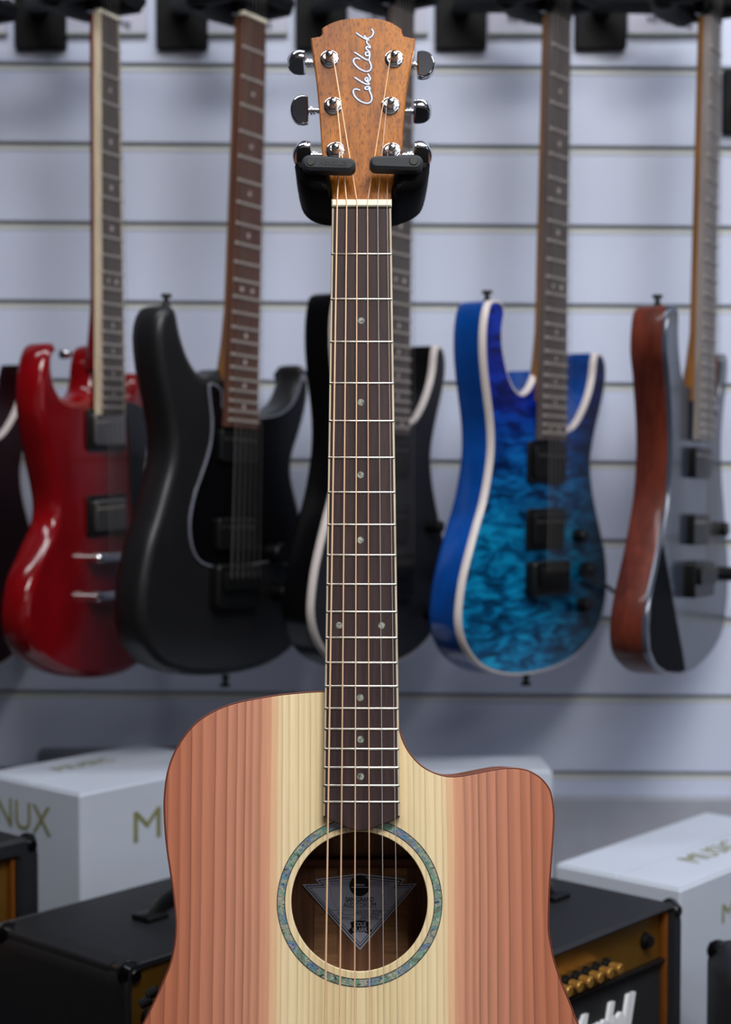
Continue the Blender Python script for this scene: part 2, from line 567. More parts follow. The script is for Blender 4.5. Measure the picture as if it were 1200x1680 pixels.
# ------------------------------------------------------------------ the acoustic guitar
ac = empty('acoustic_guitar', FA.M, 'acoustic cutaway guitar with striped pale and reddish top, held by its neck in front', 'guitar')
half_L = [(530, 1133), (500, 1134.8), (470, 1137.5), (450, 1140), (411, 1146.5), (378, 1154.5), (350, 1166), (327, 1180), (311, 1195), (298, 1212),
          (286, 1232), (278, 1252), (272, 1275), (269, 1300), (268, 1324), (269.5, 1360), (273, 1395), (279, 1436), (284, 1475), (287, 1511),
          (286, 1540), (282, 1565), (277, 1584), (270, 1602), (257, 1632), (240, 1667), (222, 1703), (200, 1755), (184, 1810), (178, 1870),
          (184, 1935), (204, 2000), (242, 2065), (300, 2120), (380, 2160), (480, 2182), (593, 2190)]
half_R = [(700, 2183), (800, 2162), (882, 2122), (942, 2066), (982, 2000), (1002, 1935), (1008, 1870), (1002, 1810), (986, 1755), (966, 1710),
          (949, 1677), (937.5, 1647), (922.5, 1610), (911, 1576), (905.6, 1550), (902.5, 1530), (902, 1505), (903.5, 1456), (908, 1392), (910.7, 1344),
          (909, 1318), (904, 1296), (893, 1280), (880, 1269.5), (864, 1262), (843, 1259), (821, 1260), (795, 1264.5), (773, 1269), (752, 1272.5),
          (731, 1272), (709, 1265), (691, 1254), (675, 1237), (664, 1218), (657, 1196), (653.5, 1165), (651, 1133)]
OUT = crom(FA.pts(half_L + half_R, SB), 3, True, (0, len(half_L) + len(half_R) - 1))
OUT = ccw(OUT)
hc = FA.uv(590, 1478.5, SB); hr = 112 / 2700 * 1.215
hr = (FA.uv(702, 1478.5, SB)[0] - FA.uv(478, 1478.5, SB)[0]) / 2
MB().slab(inset(OUT, .0012), [(0, SB - .003), (0, SB - .0003), (.0004, SB)], [circle(*hc, hr, 72)]).build('soundboard', M_top, ac)
MB().slab(OUT, [(0, SB - .006), (0, SB - .0008), (.0008, SB + .0001)], [inset(OUT, .0014)]).build('edge_binding', M_edge, ac)
MB().slab(OUT, [(.0052, SB - .0955), (0, SB - .006)], [inset(OUT, .0040)]).build('side', M_sidewood, ac)
back = MB().slab(OUT, [(.008, SB - .100), (.0056, SB - .0975), (.0054, SB - .0950)]).build('back', M_inside, ac)
wb = SB - .095
# pieces seen on the inside of the back
for x0, x1 in ((517, 554), (630, 668)):
    P = FA.pts([(x0, 1424), (x1, 1424), (x1 + 3, 1640), (x0 - 3, 1640)], wb)
    MB().slab(P, [(0, wb), (0, wb + .0012)]).build('inner_panel', M_insidecross, ac)
P = FA.pts([(554, 1424), (630, 1424), (630, 1660), (554, 1660)], wb)
MB().slab(P, [(0, wb), (0, wb + .0022)]).build('centre_strip', M_inside, ac)
P = FA.pts([(380, 1406), (800, 1406), (800, 1424), (380, 1424)], wb + .012)
MB().slab(P, [(0, wb), (0, wb + .009), (.002, wb + .014)]).build('brace', M_brace, ac)
P = FA.pts([(380, 1640), (800, 1640), (800, 1662), (380, 1662)], wb + .012)
MB().slab(P, [(0, wb), (0, wb + .009), (.002, wb + .014)]).build('brace', M_brace, ac)
P = FA.pts([(524, 1160), (646, 1160), (646, 1300), (524, 1300)], SB)
MB().slab(P, [(0, wb + .0005), (0, SB - .0035)]).build('neck_block', M_brace, ac)

# rosette
ro_in, ro_out = hr * 123.6 / 112, hr * 134.6 / 112
rc = FA.uv(590.3, 1479.5, SB)
for k, (a, b, m, nm) in enumerate(((ro_in - .0006, ro_in, M_ink, 'purfling_ring'), (ro_out, ro_out + .0006, M_ink, 'purfling_ring'), (ro_in, ro_out, M_abalone, 'rosette'))):
    MB().slab(circle(*rc, b, 96), [(0, SB - .001), (0, SB + .00012)], [circle(*rc, a, 96)]).build(nm, m, ac)

# label on the back, seen through the sound hole
wl = wb + .0032
half = [(590, 1433), (665, 1441.6), (659, 1450), (685, 1449.4), (591, 1559)]
lab = [(590, 1433), (665, 1441.6), (659, 1450), (685, 1449.4), (591, 1559), (496, 1451), (525, 1450), (517, 1442.4)]
LP = FA.pts(lab, wl)
lbl = MB().slab(LP, [(0, wl - .0008), (0, wl)]).build('paper_label', M_paper, ac, smooth=0, label='blue grey pointed paper label')
cx = sum(p[0] for p in LP) / 8; cy = FA.uv(590, 1478, wl)[1]
LPc = ccw(LP)
for d0, d1, zz in ((.0012, .0020, .00006), (.0031, .0036, .00008)):
    MB().slab(inset(LPc, d0), [(0, wl), (0, wl + zz)], [inset(LPc, d1)]).build('printed_border', M_ink, lbl, smooth=0)
u0, v0 = FA.uv(590.5, 1453, wl)
px = (FA.uv(690, 1480, wl)[0] - FA.uv(590, 1480, wl)[0]) / 100
P = FA.pts([(541, 1454), (640, 1454), (638, 1470), (628, 1490), (552, 1490), (543, 1470)], wl)
MB().slab(P, [(0, wl), (0, wl + .00005)], [inset(ccw(P), .0004)]).build('printed_panel', M_paperdark, lbl, smooth=0)
P = FA.pts([(541, 1445), (640, 1445), (640, 1453), (541, 1453)], wl)
MB().slab(P, [(0, wl), (0, wl + .00004)]).build('printed_panel', M_paperdark, lbl, smooth=0)
MB().slab(circle(u0, v0, 17 * px, 40), [(0, wl), (0, wl + .0002)]).build('printed_disc', M_ink, lbl, smooth=0)
MB().slab(rrect(u0 - 14 * px, v0 - 3.2 * px, u0 + 14 * px, v0 - 2 * px, .0002, 1), [(0, wl), (0, wl + .0003)]).build('disc_line', M_paper, lbl, smooth=0)
MB().slab(rrect(u0 - 7 * px, v0 - .2 * px, u0 + 8 * px, v0 + 2.6 * px, .0002, 1), [(0, wl), (0, wl + .0003)]).build('disc_mark', M_paperdark, lbl, smooth=0)
for body, yy, sz, sx, of in (('SAN GRAND', 1476.2, 10.6, .78, .0001), ('AUDITORIUM', 1485.2, 11.0, .80, 0)):
    u, v = FA.uv(590.5, yy, wl)
    text_mesh('label_text', body, sz * px, TF(u, v, wl + .0003), M_ink, lbl, .0001, 0, of, sx=sx)
u, v = FA.uv(615.5, 1483, wl)
text_mesh('label_text', 'TM', 2.6 * px, TF(u, v, wl + .0003), M_ink, lbl, .0001, 0, .00002)
for yy, x0, x1 in ((1493.5, 541, 640), (1500.8, 548, 634), (1508.6, 553, 630)):
    u, v = FA.uv(x0, yy, wl); u2, _ = FA.uv(x1, yy, wl)
    MB().slab([(u, v - .00012), (u2, v - .00012), (u2, v + .00012), (u, v + .00012)], [(0, wl), (0, wl + .0001)]).build('ruled_line', M_ink, lbl, smooth=0)
for body, xx, yy, sz, sh in (('MODEL', 559, 1498, 3.4, 0), ('SAN1EC-RDM', 603, 1497.2, 8.2, .3), ('SERIAL No', 567, 1505.5, 3.4, 0), ('26094542', 606, 1504.8, 8.2, .3)):
    u, v = FA.uv(xx, yy, wl)
    text_mesh('label_text', body, sz * px, TF(u, v, wl + .0003), M_ink, lbl, .0001, sh, 0, sx=.92)
# arched name badge
bx = [(575, 1513), (583, 1510.5), (591, 1509.8), (600, 1510.5), (608, 1513), (605.5, 1521), (611, 1527), (606, 1533), (599, 1529.5), (591, 1528.6), (583, 1529.5), (576, 1533), (571, 1527), (577, 1521)]
MB().slab(FA.pts(bx, wl), [(0, wl), (0, wl + .0002)]).build('name_badge', M_ink, lbl, smooth=0)
for body, yy, sz in (('COLE', 1516.6, 9.2), ('CLARK', 1525.2, 9.2)):
    u, v = FA.uv(591, yy, wl)
    text_mesh('badge_text', body, sz * px, TF(u, v, wl + .0004), M_paper, lbl, .0001, 0, .0001, sx=.84)

# neck, fretboard, binding, frets
nutL, nutR, endL, endR = (545, 340), (642, 340), (530.2, 1339), (656.8, 1339)
BT = -.0065
fb = FA.pts([nutL, nutR, endR, (650, 1344), (641, 1348), (630, 1351.7), (618, 1356.5), (607, 1360.7), (599, 1362.6), (592, 1363.2), (585, 1362.6), (577, 1360.7),
             (563, 1355), (548, 1348.5), (540, 1344.5), endL])
MB().slab(fb, [(0, BT), (0, -.0005), (.0005, 0)]).build('fretboard', M_rosewood, ac)
for a, b, sg in ((nutL, endL, -1), (nutR, endR, 1)):
    (ax, ay), (bx_, by_) = FA.uv(*a), FA.uv(*b)
    t = .0016
    MB().slab([(ax, ay), (ax - sg * t, ay), (bx_ - sg * t, by_), (bx_, by_)],
              [(-.00015, BT + .0002), (-.00015, -.0006), (.0003, .00012)]).build('fretboard_binding', M_maplebind, ac, label='pale cream binding strip')
yfr = [417, 491, 561, 629, 691, 751, 808, 861, 911, 959, 1004, 1046.5, 1087.5, 1126, 1162.5, 1196.5, 1229, 1259.5, 1289, 1316]


def ex(y, side):                       # board edge in pixels
    a, b = (nutL, endL) if side < 0 else (nutR, endR)
    return a[0] + (b[0] - a[0]) * (y - a[1]) / (b[1] - a[1])


for y in yfr:
    (u1, v1), (u2, _) = FA.uv(ex(y, -1), y), FA.uv(ex(y, 1), y)
    h = .00095
    ring = lambda u, s=1: [(u, -(-.0002), v1 - h), (u, -.0006 * s, v1 - h * .8), (u, -.0011 * s, v1), (u, -.0006 * s, v1 + h * .8), (u, -(-.0002), v1 + h)]
    MB().loft([ring(u1 + .0001, .3), ring(u1 + .0012), ring(u2 - .0012), ring(u2 - .0001, .3)]).build('fret', M_nickel, ac, smooth=50)
dots = [(593, 526), (592.5, 660), (592, 779), (592, 886), (557, 1026), (626.5, 1026), (591.5, 1144.5), (592, 1213), (592, 1274)]
for x, y in dots:
    u, v = FA.uv(x, y)
    MB().slab(circle(u, v, .0025, 20), [(0, -.001), (0, .00008)]).build('inlay_dot', M_abdot, ac)
# neck shaft behind the board
rings = []
for y in (336, 420, 600, 850, 1090, 1120, 1150):
    (u1, v), (u2, _) = FA.uv(ex(y, -1), y), FA.uv(ex(y, 1), y)
    dep = .0145 + (y - 336) * 4e-6 + (.03 if y >= 1120 else 0) + (.02 if y >= 1150 else 0)
    c = (u1 + u2) / 2; hw = (u2 - u1) / 2 - .0003
    rings.append([(c + hw * math.cos(a), -(BT - dep * math.sin(a) ** .8), v) for a in [math.pi * i / 12 for i in range(13)]])
MB().loft(rings).build('neck', M_neckwood, ac)
# nut
nu = FA.pts([(544.5, 328.3), (643, 328.3), (643, 340), (544.5, 340)])
MB().slab(nu, [(0, -.007), (0, .0016), (.0009, .0026)]).build('nut', M_ivory, ac)
# headstock
HS = -.0045
hp = [(510, 62), (526, 59), (528.5, 55), (528, 46.5), (535, 41.5), (548, 35.5), (562, 31.5), (576, 29.8), (600, 29.3), (615, 30), (630, 32.3), (645, 38), (659.5, 47.5),
      (659.8, 53), (663, 59), (681.5, 63), (680, 80), (676, 100), (670, 132), (666.5, 160), (663.5, 195), (661.5, 230), (660, 260), (656.5, 278), (650, 295), (645.5, 307),
      (643.5, 318), (643, 329), (545, 329), (544, 316), (542, 302), (537, 290), (531.5, 276), (529, 258), (527.5, 240), (525.5, 205), (522, 160), (518, 120), (513.5, 88)]
hs = crom(FA.pts(hp, HS), 2, True, (0, 1, 3, 12, 14, 15, 27, 28))
MB().slab(hs, [(.0008, HS - .015), (0, HS - .014), (0, HS - .0012), (.0003, HS - .0004), (.001, HS)]).build('headstock', M_koa, ac)

# tuners
def tuner(x, y, bx, by, face, side):
    u, v = FA.uv(x, y, HS)
    T = Matrix.Translation((u, -HS, v))
    root = MB().lathe([(.0073, 0), (.0073, .0006), (.0066, .0011), (.0050, .0013)], 28, T)
    root.slab(circle(0, 0, .0050, 6), [(0, .0012), (0, .0029), (.0007, .0034)], T=T)
    w = root.build('tuner_bush', M_chrome, ac, smooth=30)
    MB().lathe([(.0030, .0030), (.0030, .006), (.0024, .0066), (.0022, .0078), (.0029, .0086), (.0030, .0105), (.0020, .0118), (.0006, .0122)], 20, T).build('string_post', M_chrome, w)
    wr = MB()
    for kk in range(3):
        h = .0056 + kk * .0011
        P = [(u + .0031 * math.cos(a), -(HS + h + a * .00012), v + .0031 * math.sin(a)) for a in [2 * math.pi * i / 14 for i in range(15)]]
        wr.tube(P, .0005, 6)
    wr.build('string_wrap', M_bronze if x < 640 or y < 150 else M_steel, w)
    # gear housing behind, shaft out of the side, button
    wbk = HS - .0155
    MB().slab(rrect(u - .008, v - .009, u + .008, v + .009, .003), [(0, wbk + .0005), (0, wbk - .008), (.002, wbk - .010)]).build('gear_housing', M_chrome, ac, smooth=30)
    wsh = HS - .018
    ub, vb = FA.uv(bx, by, wsh)
    Tm = Matrix.Translation((ub, -wsh, vb)) @ Matrix.Rotation(face, 4, 'X')
    L = abs(ub - u)
    sh = MB()
    P = [(u, -wsh, vb), (ub, -wsh, vb)]
    sh.tube(P, .0021, 12)
    for q, rr in ((.0115, .0033), (.0145, .0027), (.0092, .0036)):
        uu = ub - side * q
        sh.tube([(uu - .0008, -wsh, vb), (uu + .0008, -wsh, vb)], rr, 14)
    sh.build('tuner_shaft', M_chrome, ac, smooth=40)
    # kidney shaped button: flat inner edge, round outer edge
    half_h, wdt = .0118, .0142
    Pb = [(-side * .0070, -half_h * .78), (-side * .0070, half_h * .78), (-side * .0052, half_h * .97), (-side * .0015, half_h), (side * .0030, half_h * .86),
          (side * .0062, half_h * .5), (side * .0074, 0), (side * .0062, -half_h * .5), (side * .0030, -half_h * .86), (-side * .0015, -half_h), (-side * .0052, -half_h * .97)]
    Pb = crom(Pb, 4)
    MB().slab(Pb, [(.0016, .0040), (.0005, .0034), (0, .0022), (0, -.0022), (.0005, -.0034), (.0016, -.0040)], T=Tm).build('tuner_button', M_chrome, ac, smooth=50)


for x, y, bx, by, face, side in ((541, 97, 487, 103, R(76), -1), (547, 174, 492, 181, R(8), -1), (551, 248, 496, 255, R(55), -1),
                                 (647, 97, 699, 107, R(-8), 1), (641, 174, 693, 183, R(76), 1), (643, 249, 694, 255, R(55), 1)):
    tuner(x, y, bx, by, face, side)

# strings
def sw(y):                              # string height over the board
    return .0018 + .0032 * (y - 334) / 1000.0


nutx = [553.4, 569, 586, 603.3, 620, 635.5]
botx = [533.5, 557.7, 582, 606.7, 630, 653]
rad = [.00064, .00054, .00046, .00036, .00023, .00019]
posts = [(551, 250, -1), (547, 176, -1), (541, 98, -1), (647, 98, 1), (641, 176, 1), (643, 250, 1)]
for i in range(6):
    pts3 = []
    xp, yp, sd = posts[i]
    u, v = FA.uv(xp, yp, HS + .007)
    pts3.append((u - sd * .0031 if i in (0, 1, 2, 3, 4, 5) else u, -(HS + .0075), v))
    if i in (0, 1, 2): pts3[0] = (u + .0031, -(HS + .0075), v)
    u, v = FA.uv(nutx[i], 331, .0024); pts3.append((u, -.0028, v))
    u, v = FA.uv(nutx[i], 338, .0024); pts3.append((u, -.0027, v))
    for y in (600, 1000, 1340, 1758):
        x = nutx[i] + (botx[i] - nutx[i]) * (y - 334) / (1680 - 334)
        w = sw(y); u, v = FA.uv(x, y, w)
        pts3.append((u, -w, v))
    MB().tube(pts3, rad[i], 8).build('string', M_bronze if i < 4 else M_steel, ac)
# bridge and saddle under the strings (just below the frame)
P = FA.pts([(510, 1745), (676, 1745), (700, 1760), (700, 1800), (486, 1800), (486, 1760)], SB)
MB().slab(P, [(0, SB), (0, SB + .008), (.002, SB + .010)]).build('bridge', M_rosewood, ac)
P = FA.pts([(525, 1757), (663, 1757), (663, 1762), (525, 1762)], SB)
MB().slab(P, [(0, SB), (0, .0052)]).build('saddle', M_ivory, ac)

# script name on the headstock
sc = lambda L: [(560 + a / 11.2, 30 + b / 11.2) for a, b in L]
strokes = [[(340, 1325), (290, 1305), (240, 1312), (218, 1350), (240, 1420), (300, 1490), (380, 1540), (470, 1566), (530, 1550), (560, 1500), (560, 1440), (540, 1380), (518, 1330), (530, 1292), (510, 1262), (465, 1262), (435, 1285), (452, 1310), (495, 1308), (520, 1275)],
           [(245, 1088), (310, 1132), (400, 1188), (470, 1214), (520, 1216)],
           [(520, 1216), (490, 1180), (445, 1145), (440, 1110), (472, 1092), (492, 1118), (480, 1150), (515, 1152), (535, 1110), (512, 1062), (488, 1022)],
           [(345, 755), (290, 736), (240, 750), (224, 790), (250, 850), (310, 912), (390, 960), (470, 981), (530, 958), (552, 900), (540, 840), (512, 775)],
           [(245, 628), (320, 674), (400, 730), (460, 762), (505, 768), (520, 720)],
           [(520, 720), (525, 660), (505, 632), (462, 628), (443, 655), (462, 690), (505, 684), (522, 640), (500, 600), (468, 575), (455, 545), (480, 525), (530, 550), (526, 515), (492, 482), (468, 440), (478, 405)],
           [(275, 270), (340, 318), (420, 368), (480, 396), (522, 408)],
           [(428, 318), (440, 350), (480, 372), (540, 352), (580, 310), (590, 258), (575, 220), (555, 196)]]
MI = MB(); MO = MB()
for s in strokes:
    P = crom(FA.pts(sc(s), HS), 4, False)
    MO.tube([(a, -(HS + .00004), b) for a, b in P], .00118, 8, squash=.12)
    MI.tube([(a, -(HS + .00016), b) for a, b in P], .00062, 8, squash=.3)
lo = MO.build('script_logo', [M_logoedge], ac, smooth=60, label='silver handwritten maker name with dark outline')
MI.build('silver_lettering', M_logo, lo, smooth=60)

# preamp knobs on the left side, low down
for x, y in ((237, 1645), (248, 1630)):
    u, v = FA.uv(x, y, SB - .03)
    T = Matrix.Translation((u, -(SB - .03), v)) @ Matrix.Rotation(R(90), 4, 'Z') @ Matrix.Rotation(R(-26), 4, 'X')
    T = Matrix.Translation((u, -(SB - .03), v)) @ Matrix.Rotation(R(-28), 4, 'Y') @ Matrix.Rotation(R(90), 4, 'Z').inverted()
    MB().slab(circle(0, 0, .0038, 14), [(0, -.006), (0, .0028), (.0008, .0034)], T=T).build('preamp_knob', M_blackplastic, ac, label='small black knob')

# ------------------------------------------------------------------ the stand that holds it
st = empty('guitar_stand', Matrix.Translation((0, 0, 0)) @ FA.M, 'black rubber padded guitar stand cradle closed around the acoustic neck', 'guitar stand')
yw = -.045
cr = [(487, 300), (490, 318), (493.5, 334), (499, 347), (509.5, 357), (525, 363.5), (543, 367), (593, 371), (643, 367.5), (658, 363.5), (676, 356), (689.5, 345.5), (696, 331), (700, 314), (703, 297),
      (652, 297), (650, 303), (645, 318), (594, 322), (544, 318), (541, 303), (534, 297)]
MB().slab(crom(FA.pts(cr, yw - .022), 2, True, (0, 14, 15, 21)), [(.002, yw - .030), (0, yw - .028), (0, yw + .016), (.003, yw + .0195)]).build('cradle', M_armrubber, st)
for pc in ([(489, 288), (488, 294), (489, 307), (493, 322), (500, 332), (512, 338), (530, 341), (543.5, 342), (544, 313), (541, 300), (537, 291), (533.5, 288), (526, 286)],
           [(701, 288), (702, 294), (699.5, 307), (696, 322), (689, 332), (677, 338), (660, 341), (644.5, 342), (644, 313), (647, 302), (651, 292), (655.5, 288), (661, 286)]):
    P = crom(FA.pts(pc, -.028), 2)
    wc = .006
    MB().slab(P, [(.004, -.062), (.001, -.055), (0, -.02), (.0005, .001), (.004, wc), (.007, wc + .001)]).build('arm', M_armrubber, st, smooth=50)


def stadium(a, b, ra, rb, n=10):
    (x0, y0), (x1, y1) = a, b
    th = math.atan2(y1 - y0, x1 - x0)
    P = [(x0 + ra * math.cos(th + math.pi / 2 + math.pi * i / n), y0 + ra * math.sin(th + math.pi / 2 + math.pi * i / n)) for i in range(n + 1)]
    P += [(x1 + rb * math.cos(th - math.pi / 2 + math.pi * i / n), y1 + rb * math.sin(th - math.pi / 2 + math.pi * i / n)) for i in range(n + 1)]
    return P


wf = .0185
for (a, b, ra, rb, scx) in (((508.5, 265.5), (572.5, 269), 13.2, 11.2, (510, 264.8)), ((681.5, 265.5), (617.5, 265.5), 13.2, 11.0, (679, 264))):
    k = FA.uv(601, 265, wf)[0] - FA.uv(600, 265, wf)[0]
    P = stadium(FA.uv(*a, wf), FA.uv(*b, wf), ra * k, rb * k, 14)
    f = MB().slab(P, [(.003, .005), (0, .007), (0, wf - .0018), (.0022, wf)]).build('swing_finger', M_rubber, st, smooth=25)
    u, v = FA.uv(*scx, wf)
    MB().slab(circle(u, v, .0034, 24), [(0, wf - .001), (0, wf + .0003), (.0004, wf + .0005)]).build('pivot_cap', M_blackplastic, f)
    if a[0] < 600:
        u, v = FA.uv(547, 268, wf)
        text_mesh('raised_text', 'HERCULES', .0044, TF(u, v, wf + .0001, R(-2.2)), M_blackplastic, f, .0002, 0, .00008, sx=1.02, label='black raised lettering')
# pole and tripod: vertical in the room
stM = st.matrix_world.copy() if False else FA.M
inv = FA.M.inverted()
pu = FA.M @ Vector((0.0, .097, FA.uv(594, 335)[1]))
ptop = Vector((pu.x, pu.y + .012, pu.z + .02)); pyb = pu.y + .012
TI = inv
MB().tube([TI @ (FA.M @ Vector((0, .062, FA.uv(594, 340)[1]))), TI @ ptop], .012, 12).build('neck_joint', M_blackplastic, st)
MB().tube([TI @ Vector((ptop.x, pyb, .30)), TI @ (ptop + Vector((0, 0, .02)))], .0105, 16).build('pole', M_blackplastic, st)
MB().tube([TI @ Vector((ptop.x, pyb, .28)), TI @ Vector((ptop.x, pyb, .62))], .015, 16).build('pole', M_blackplastic, st)
for a in (-90, -4, 184):
    e = Vector((ptop.x + .30 * math.cos(R(a)), pyb + .30 * math.sin(R(a)), .012))
    MB().tube([TI @ Vector((ptop.x, pyb, .40)), TI @ e], .009, 10).build('leg', M_blackplastic, st)

# ------------------------------------------------------------------ electric guitars on the wall
def gframe(top, bot, d, yaw):
    """neck centre line through pixels top and bot; face turned yaw degrees to the right"""
    W = Vector((math.sin(R(yaw)), -math.cos(R(yaw)), 0))
    f0 = Frame(ray(bot[0], bot[1], d), W, (0, 0, 1))
    a = f0.uv(*top); b = f0.uv(*bot)
    V = f0.U * (a[0] - b[0]) + f0.V * (a[1] - b[1])
    return Frame(f0.O, W, V)


FACE = -.012                                    # body face below the fretboard's face


def electric(fr, root, nut_y, scale, nfr, mats, dots_on=True, nutm=None, board_bind=None, heel_v=None, tuners=True, boards_w=(.043, .057), neck_t=.020, headm=None, dotr=.003):
    """neck, board, frets, dots, nut, strings, headstock; body is added by the caller"""
    mb_board, mb_neck = mats
    tc = {}
    # nut position along the neck
    nv = fr.uv(*nut_y)[1]
    pos = lambda n: nv - scale * (1 - 2 ** (-n / 12))
    ve = pos(nfr) - .008
    hw = lambda v: (boards_w[0] + (boards_w[1] - boards_w[0]) * (nv - v) / (nv - ve)) / 2
    MB().slab([(-hw(nv), nv), (hw(nv), nv), (hw(ve), ve), (-hw(ve), ve)], [(0, -.0085), (0, -.0006), (.0008, 0)]).build('fretboard', mb_board, root)
    if board_bind:
        for sg in (-1, 1):
            MB().slab([(sg * hw(nv), nv), (sg * (hw(nv) - .0022), nv), (sg * (hw(ve) - .0022), ve), (sg * hw(ve), ve)], [(-.0003, -.0088), (-.0003, .0002)]).build('fretboard_binding', board_bind, root)
    for n in range(1, nfr + 1):
        v = pos(n); h = hw(v)
        MB().box(-h, h, -.0013, .0003, v - .0016, v + .0016, .0004).build('fret', M_wallfret, root, smooth=0)
    if dots_on:
        for n in (3, 5, 7, 9, 12, 15, 17, 19, 21, 24):
            if n > nfr: continue
            v = (pos(n) + pos(n - 1)) / 2
            for du in ((-.010, .010) if n in (12, 24) else (0,)):
                MB().slab(circle(du, v, dotr, 12), [(0, -.001), (0, .0003)]).build('inlay_dot', M_walldot, root)
    rings = []
    vh = heel_v if heel_v is not None else pos(nfr - 6)
    for v, e in ((nv, 0), (nv - .05, 0), (vh + .05, .001), (vh + .012, .006), (vh - .03, .014)):
        h = hw(v) - .0005
        rings.append([(h * math.cos(a), -(-.0085 - (neck_t - .0085 + e) * math.sin(a) ** .7), v) for a in [math.pi * i / 10 for i in range(11)]])
    MB().loft(rings).build('neck', mb_neck, root)
    MB().box(-boards_w[0] / 2 - .0005, boards_w[0] / 2 + .0005, -.0014, .008, nv, nv + .005, .0008).build('nut', nutm or M_blackplastic, root)
    # headstock, six tuners in line
    hm = headm or mb_neck
    H = [(-.021, nv + .004), (.0215, nv + .004), (.024, nv + .03), (.028, nv + .05), (.036, nv + .10), (.040, nv + .15), (.030, nv + .178), (.005, nv + .186), (-.018, nv + .175), (-.026, nv + .15), (-.031, nv + .06), (-.026, nv + .03)]
    MB().slab(crom(H, 3, True, (0, 1)), [(.001, -.021), (0, -.020), (0, -.008), (.001, -.007)]).build('headstock', hm, root)
    bv = nv - scale
    for i in range(6):
        k = (i - 2.5) / 5
        un, ub = k * (boards_w[0] - .008), k * .052
        pv = nv + .045 + i * .022
        MB().tube([(un * .8, .004, pv), (un, -.0022, nv + .002), (ub, -.010, bv)], (.00062 - .00006 * i), 5).build('string', M_wallstring, root)
        MB().tube([(un * .8, .004, pv), (un * .8, .012, pv)], .003, 8).build('tuner_post', M_dullsteel, root)
        MB().tube([(-.034, .0145, pv), (-.048, .0145, pv)], [.003, .006], 8).build('tuner_button', M_dullsteel, root)
    return pos, bv, nv


def pickup(root, v, m=M_blackplastic, w=.070, h=.036, top=.004, ring=True):
    if ring: MB().slab(rrect(-w / 2 - .009, v - h / 2 - .006, w / 2 + .009, v + h / 2 + .006, .004), [(0, FACE - .001), (0, FACE + .003), (.001, FACE + .004)]).build('pickup_ring', M_blackplastic, root)
    p = MB().slab(rrect(-w / 2, v - h / 2, w / 2, v + h / 2, .003), [(0, FACE), (0, FACE + top + .004), (.001, FACE + top + .005)])
    o = p.build('pickup', m, root)
    for i in range(6):
        MB().slab(circle((i - 2.5) * .0105, v + h * .22, .0024, 8), [(0, FACE + top + .005), (0, FACE + top + .0058)]).build('pole_piece', M_dullsteel, o)


def knob(root, u, v, m=M_blackplastic, r=.009, h=.016):
    MB().slab(circle(u, v, r, 18), [(0, FACE), (0, FACE + h - .002), (.0015, FACE + h)]).build('control_knob', m, root)


def strap_button(root, u, v, w, ang):
    """a peg standing off the body's edge"""
    d = Vector((math.cos(ang), 0, math.sin(ang)))
    p = Vector((u, -w, v)) - d * .002
    MB().tube([p, p + d * .005, p + d * .0052, p + d * .010, p + d * .0102, p + d * .014], [.005, .004, .003, .003, .0062, .0058], 12).build('strap_button', M_blackplastic, root, smooth=40)


def bridge(root, v, m=M_blackplastic, w=.078, h=.045, big=True):
    b = MB().slab(rrect(-w / 2, v - h * .7, w / 2, v + h * .3, .005), [(0, FACE), (0, FACE + .012), (.0015, FACE + .014)]).build('bridge', m, root)
    for i in range(6):
        MB().box((i - 2.5) * .0105 - .0045, (i - 2.5) * .0105 + .0045, -FACE - .019, -FACE - .013, v - .014, v + .006, .001).build('saddle', m if m is not M_blackplastic else M_blackplastic, b)


GR = 'electric guitars hanging on the slat wall'
DG = 1.93
# ---- blue quilted guitar
FE = gframe((922.5, 20), (910.5, 695), DG, 54)
# outer line of the face, clockwise from the top horn (upper left)
shape_px = [(812, 492), (803, 500), (797, 533), (796, 575), (799, 617), (804, 658), (808.5, 700), (809, 742), (804, 783), (796, 825), (784, 867), (773, 908), (763, 950), (757, 992), (756, 1025),
            (763, 1056), (779, 1083), (802, 1100), (833, 1108), (867, 1107), (908, 1097), (942, 1079), (967, 1054), (984, 1025), (994, 987), (997, 942), (993, 900), (984, 858), (974, 808),
            (970, 767), (972, 738), (978, 705), (987, 667), (994, 630), (994.5, 600), (989, 582), (980, 579), (977.5, 592), (975, 617), (969, 646), (958, 675), (946, 696), (933, 705), (921, 702), (905, 672),
            (893, 628), (882, 608), (872, 634), (861, 645), (851, 643), (840, 628), (832, 603), (826, 570), (825, 540), (828.5, 512), (824, 496)]
SHAPE = crom(FE.pts(shape_px, FACE), 3, True, (36, 46))
SHAPE = ccw(SHAPE)


def superstrat_body(root, shape, side_m, bind_m, top_m, thick=.044, bindw=.008):
    MB().slab(shape, [(.004, FACE - thick), (.0012, FACE - thick + .002), (0, FACE - thick + .006), (0, FACE - bindw)]).build('body', side_m, root, smooth=50)
    MB().slab(shape, [(0, FACE - bindw), (0, FACE - .0012), (.0012, FACE)]).build('body_binding', bind_m, root, smooth=50, label='cream binding around the top')
    MB().slab(inset(shape, .0030), [(0, FACE - .002), (0, FACE + .0001), (.0006, FACE + .0006)]).build('body_top', top_m, root)


